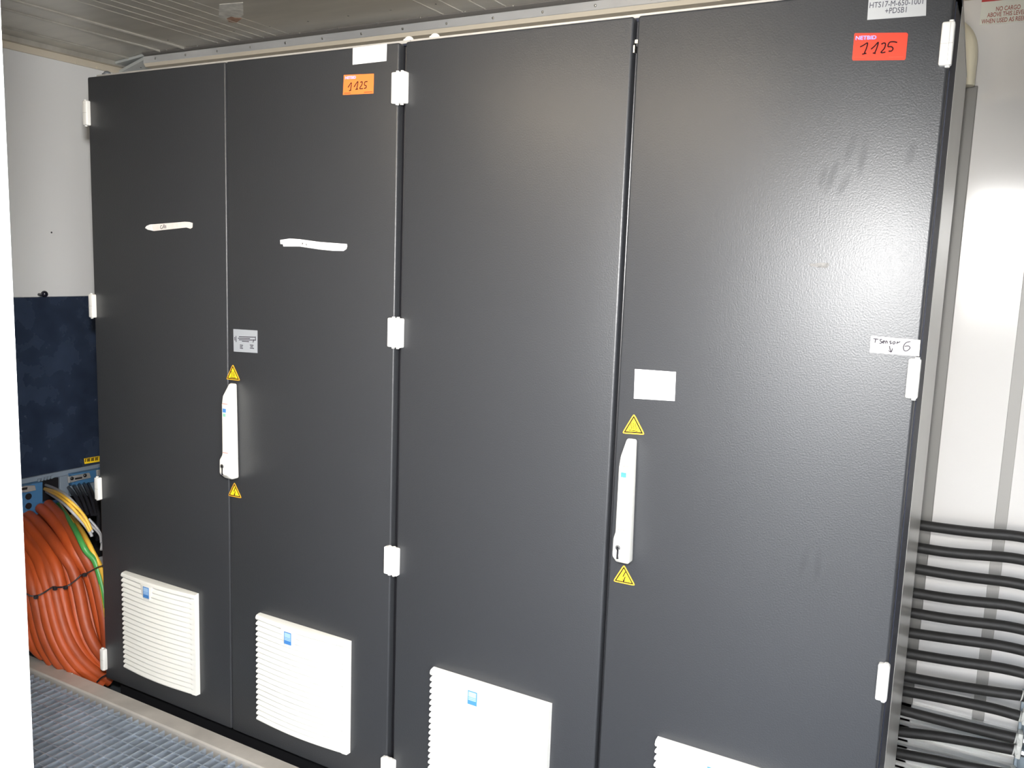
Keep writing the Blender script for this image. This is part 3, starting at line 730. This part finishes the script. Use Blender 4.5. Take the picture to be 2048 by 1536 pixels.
cable('earth_wire', build([(690,885),(790,1010),(880,1160),(960,1320),(1030,1460),(1075,1536)], [(905,80),(945,210),(985,350),(1010,500),(1030,640)], -.62, -.13, -.03), .0100, [M['yellow_c'], M['green']], 'green and yellow earth wire along the outer edge of the orange cables', 'wire', None, stripe=(0, 1))
cable('yellow_wire', build([(850,1020),(950,1165),(1040,1320),(1110,1470)], [(900,20),(955,130),(1000,260),(1030,400)], -.50, -.14, -.03), .0080, [M['yellow_c'], M['green']], 'yellow wire between the earth wire and the cabinet side', 'wire', None)
G2 = 'thin wires from the black connector'
thin = [([(540,650),(690,705),(830,810),(960,960),(1050,1110),(1085,1260)], 'grey_c', 'thin grey wire topmost of those from the black connector'),
        ([(530,690),(680,735),(800,820),(930,930),(1030,1060),(1075,1180)], 'yellow_c', 'thin yellow wire above the others from the black connector'),
        ([(525,700),(660,760),(800,860),(920,990),(1010,1100),(1060,1200)], 'yellow_c', 'thin yellow wire crossing under its twin from the black connector'),
        ([(545,730),(680,810),(800,910),(910,1030),(1010,1130),(1080,1240),(1110,1330)], 'grey_c', 'thin grey wire lowest of those from the black connector'),
        ([(550,715),(690,790),(820,885),(940,1010),(1040,1110),(1095,1210)], 'grey_c', 'thin grey wire in the middle of the bundle from the black connector'),
        ([(1050,1050),(1120,1095),(1180,1190),(1205,1310),(1195,1420),(1160,1470)], 'grey_c', 'thin grey wire looping beside the cabinet edge'),
        ([(1060,1110),(1130,1150),(1175,1230),(1195,1330)], 'grey_c', 'short thin grey wire inside the loop beside the cabinet edge')]
for k, (z5, m_, lab) in enumerate(thin):
    X0 = -.66 if k < 5 else -.13
    cable('thin_wire', build(z5, [], X0, -.16 if k < 5 else -.10, -.11 if k < 5 else -.06), .0052 if k < 5 else .0040, M[m_], lab, 'wire', G2, n=10)
G3 = 'black wires under the blue connector'
for k, z5 in enumerate(([(810,680),(880,760),(940,870),(990,1000)], [(870,655),(940,760),(990,860),(1030,990)], [(930,640),(1000,760),(1050,880),(1090,1000)], [(990,630),(1050,740),(1100,860),(1130,1000)], [(1040,625),(1100,760),(1150,900),(1165,1080),(1150,1300)])):
    cable('black_wire', build(z5, [], -.65, -.45, -.34), .0065, M['black_c'], ('leftmost', 'second', 'third', 'fourth', 'rightmost')[k]+' of the black wires dropping from the blue connector', 'wire', G3, n=10)

# cable ties round the bundle
def tie(px, X, lab, knots):
    bm = bmesh.new(); P = [hit(*Z6(*p), 'x', x_) for p, x_ in zip(px, X)]
    tube(bm, P, .0026, n=8, sub=4)
    for k in knots: 
        c = hit(*Z6(*k[0]), 'x', k[1]); box(bm, c-Vector((.006, .006, .006)), c+Vector((.006, .006, .006)), bev=.002)
    tag(obj('cable_tie', bm, M['black_c']), lab, 'cable tie', 'black ties round the orange cables')
tie([(190,455),(215,435),(245,408),(270,436),(330,448),(400,425),(455,385),(512,352)], [-.245,-.235,-.225,-.215,-.205,-.195,-.185,-.175], 'black cable tie across the lower left orange cables', [((345,452), -.198)])
tie([(512,352),(530,362),(575,355),(632,358),(690,318),(740,280),(775,240)], [-.172,-.170,-.168,-.165,-.155,-.145,-.140], 'black cable tie across the middle orange cables', [((528,368), -.166), ((630,360), -.16)])
tie([(775,240),(815,236),(860,208),(905,185),(950,162),(985,150)], [-.138,-.125,-.115,-.105,-.07,-.03], 'black cable tie reaching over the earth wire to the cabinet', [((812,238), -.118)])
tie([(930,1268),(975,1225),(1035,1190)], [-.055,-.04,-.02], 'black cable tie at the foot of the bundle by the cabinet corner', [])

# ------------------------------------------------------------------ right side: black cables on the back wall
YC = .675
Z8 = lambda x, y: (1748+x/2.667, 960+y/2.667)
rows = [[(190,232),(400,262),(620,288),(800,302)], [(175,350),(400,388),(620,405),(800,424)], [(160,462),(400,503),(600,530),(800,556)],
 [(145,590),(400,633),(600,655),(800,680)], [(130,695),(400,742),(600,766),(800,796)], [(115,803),(400,845),(600,871),(800,908)],
 [(100,910),(400,962),(600,990),(800,1028)], [(90,1033),(300,1075),(600,1125),(795,1152)], [(85,1112),(300,1150),(500,1190),(650,1222),(785,1262)],
 [(80,1210),(300,1268),(500,1318),(760,1378)], [(110,1340),(300,1360),(500,1393),(750,1440)], [(80,1448),(300,1488),(500,1530),(720,1568)]]
words = ['topmost', 'second from the top', 'third from the top', 'fourth from the top', 'fifth from the top', 'sixth from the top', 'seventh from the top', 'eighth from the top', 'ninth from the top', 'tenth from the top, steepest', 'next to lowest', 'lowest in view']
ends = {}
for k, r_ in enumerate(rows):
    P = [hit(*Z8(*q), 'y', YC) for q in r_]
    a, b_ = P[0], P[1]; s_ = (a.z-b_.z)/(a.x-b_.x)
    P = [Vector((1.9, YC, a.z+.01)), Vector((a.x-.18, YC, a.z-s_*.18*.4))]+P
    e = P[-1]; d = (P[-1]-P[-2]).normalized(); ends[k] = e
    if k < 7: P += [e+Vector((.12, 0, -.015)), e+Vector((.35, 0, -.04)), Vector((3.4, YC, e.z-.10))]
    elif k in (7,): P += [e+Vector((.03, 0, -.004)), e+Vector((.3, 0, -.03)), Vector((3.2, YC, e.z-.06))]
    bm = bmesh.new(); tube(bm, P, .0135, n=16, sub=6)
    tag(obj('black_cable', bm, M['black_hose'], smooth=60), words[k]+' of the thick black cables running along the back wall', 'cable', 'thick black cables on the back wall')
t = thing('cable_rack', (2.7, .69, ZF), 'galvanised strut rack with white clamps holding the lowest black cables', 'cable rack')
bm = bmesh.new()
a = hit(2047, 1385, 'y', YC+.03); 
box(bm, (a.x-.002, YC+.018, ZF), (a.x+.004, YB-.021, a.z)); box(bm, (a.x+.036, YC+.018, ZF), (a.x+.042, YB-.021, a.z)); box(bm, (a.x+.004, YB-.030, ZF), (a.x+.036, YB-.024, a.z))
obj('strut', bm, M['galv'], t)
for k in (7, 8, 9, 10, 11):
    e = ends[k]; bm = bmesh.new()
    cyl(bm, e-Vector((.004, 0, 0)), (1, 0, -.15), .0145, .014, n=16, r2=.010)
    box(bm, (e.x+.002, YC-.010, e.z-.018), (e.x+.014, YC+.020, e.z+.018), bev=.003)
    obj('clamp', bm, M['white_clamp'], t, smooth=35)
    bm = bmesh.new(); cyl(bm, e+Vector((.014, -.002, -.002)), (1, 0, -.1), .009, .020, n=6); cyl(bm, e+Vector((.034, -.002, -.004)), (1, 0, -.1), .006, .018, n=12, mi=1)
    obj('gland', bm, [M['steel'], M['brass']], t)

# cream pipe bending down beside the right cabinet
p0 = hit(1930, 45, 'y', .70); pe = hit(1934, 172, 'y', .70)
xx = hit(1936, 110, 'y', .70).x
bm = bmesh.new(); zt = p0.z
tube(bm, [(xx-.30, .70, zt), (xx-.10, .70, zt), (xx-.045, .70, zt-.004), (xx-.012, .70, zt-.030), (xx, .70, zt-.065), (xx, .70, zt-.11), (xx, .70, pe.z)], .0215, n=20, sub=6)
t = obj('cream_pipe', bm, M['cream'], smooth=60); tag(t, 'cream plastic pipe bending down beside the top right cabinet corner', 'pipe')

# warning sign on the back wall
t = thing('warning_sign', hit(2040, 25, 'y', YB), 'white and red cargo level sign on the back wall beside the right cabinet', 'sign')
def WB(px, py, o=.0): return hit(px, py, 'y', YB-o)
a, b_ = WB(1958.5, 51), WB(1961, 5); x0 = a.x; zb, zm = a.z, b_.z
bm = bmesh.new(); box(bm, (x0, YB-.0015, zb), (x0+.235, YB, zm)); obj('sign_plate', bm, M['sign_white'], t)
bm = bmesh.new(); box(bm, (x0, YB-.0018, zm), (x0+.235, YB, zm+.030)); obj('red_band', bm, M['red_sign'], t)
hgt = zm-zb; bm = bmesh.new()
def sign_row(s_, left_px, cy_px, h_m, xs):
    L_ = WB(*left_px, .0016)
    text_into(bm, s_, frame_mtx((L_.x, YB-.0016, L_.z), (1, 0, 0), (0, 0, 1), h_m), xscale=xs, align='LEFT', bold=.012)
sign_row('NO CARGO', (1991.5,18.5), 0, .0148, .66)
sign_row('ABOVE THIS LEVEL', (1974.5,31), 0, .0148, .66)
sign_row('WHEN USED AS REEFER', (1963,44), 0, .0148, .66)
for v in bm.verts: v.co.y = max(min(v.co.y, YB-.0014), YB-.0022)
obj('lettering', bm, M['sign_text'], t)
# small hole in the left wall panel
p = LW(103, 465, XL); bm = bmesh.new(); cyl(bm, (XL-.001, p.y, p.z), (1, 0, 0), .0035, .0015, n=12); tag(obj('screw_hole', bm, M['gasket']), 'tiny dark screw hole in the upper left wall', 'screw hole')
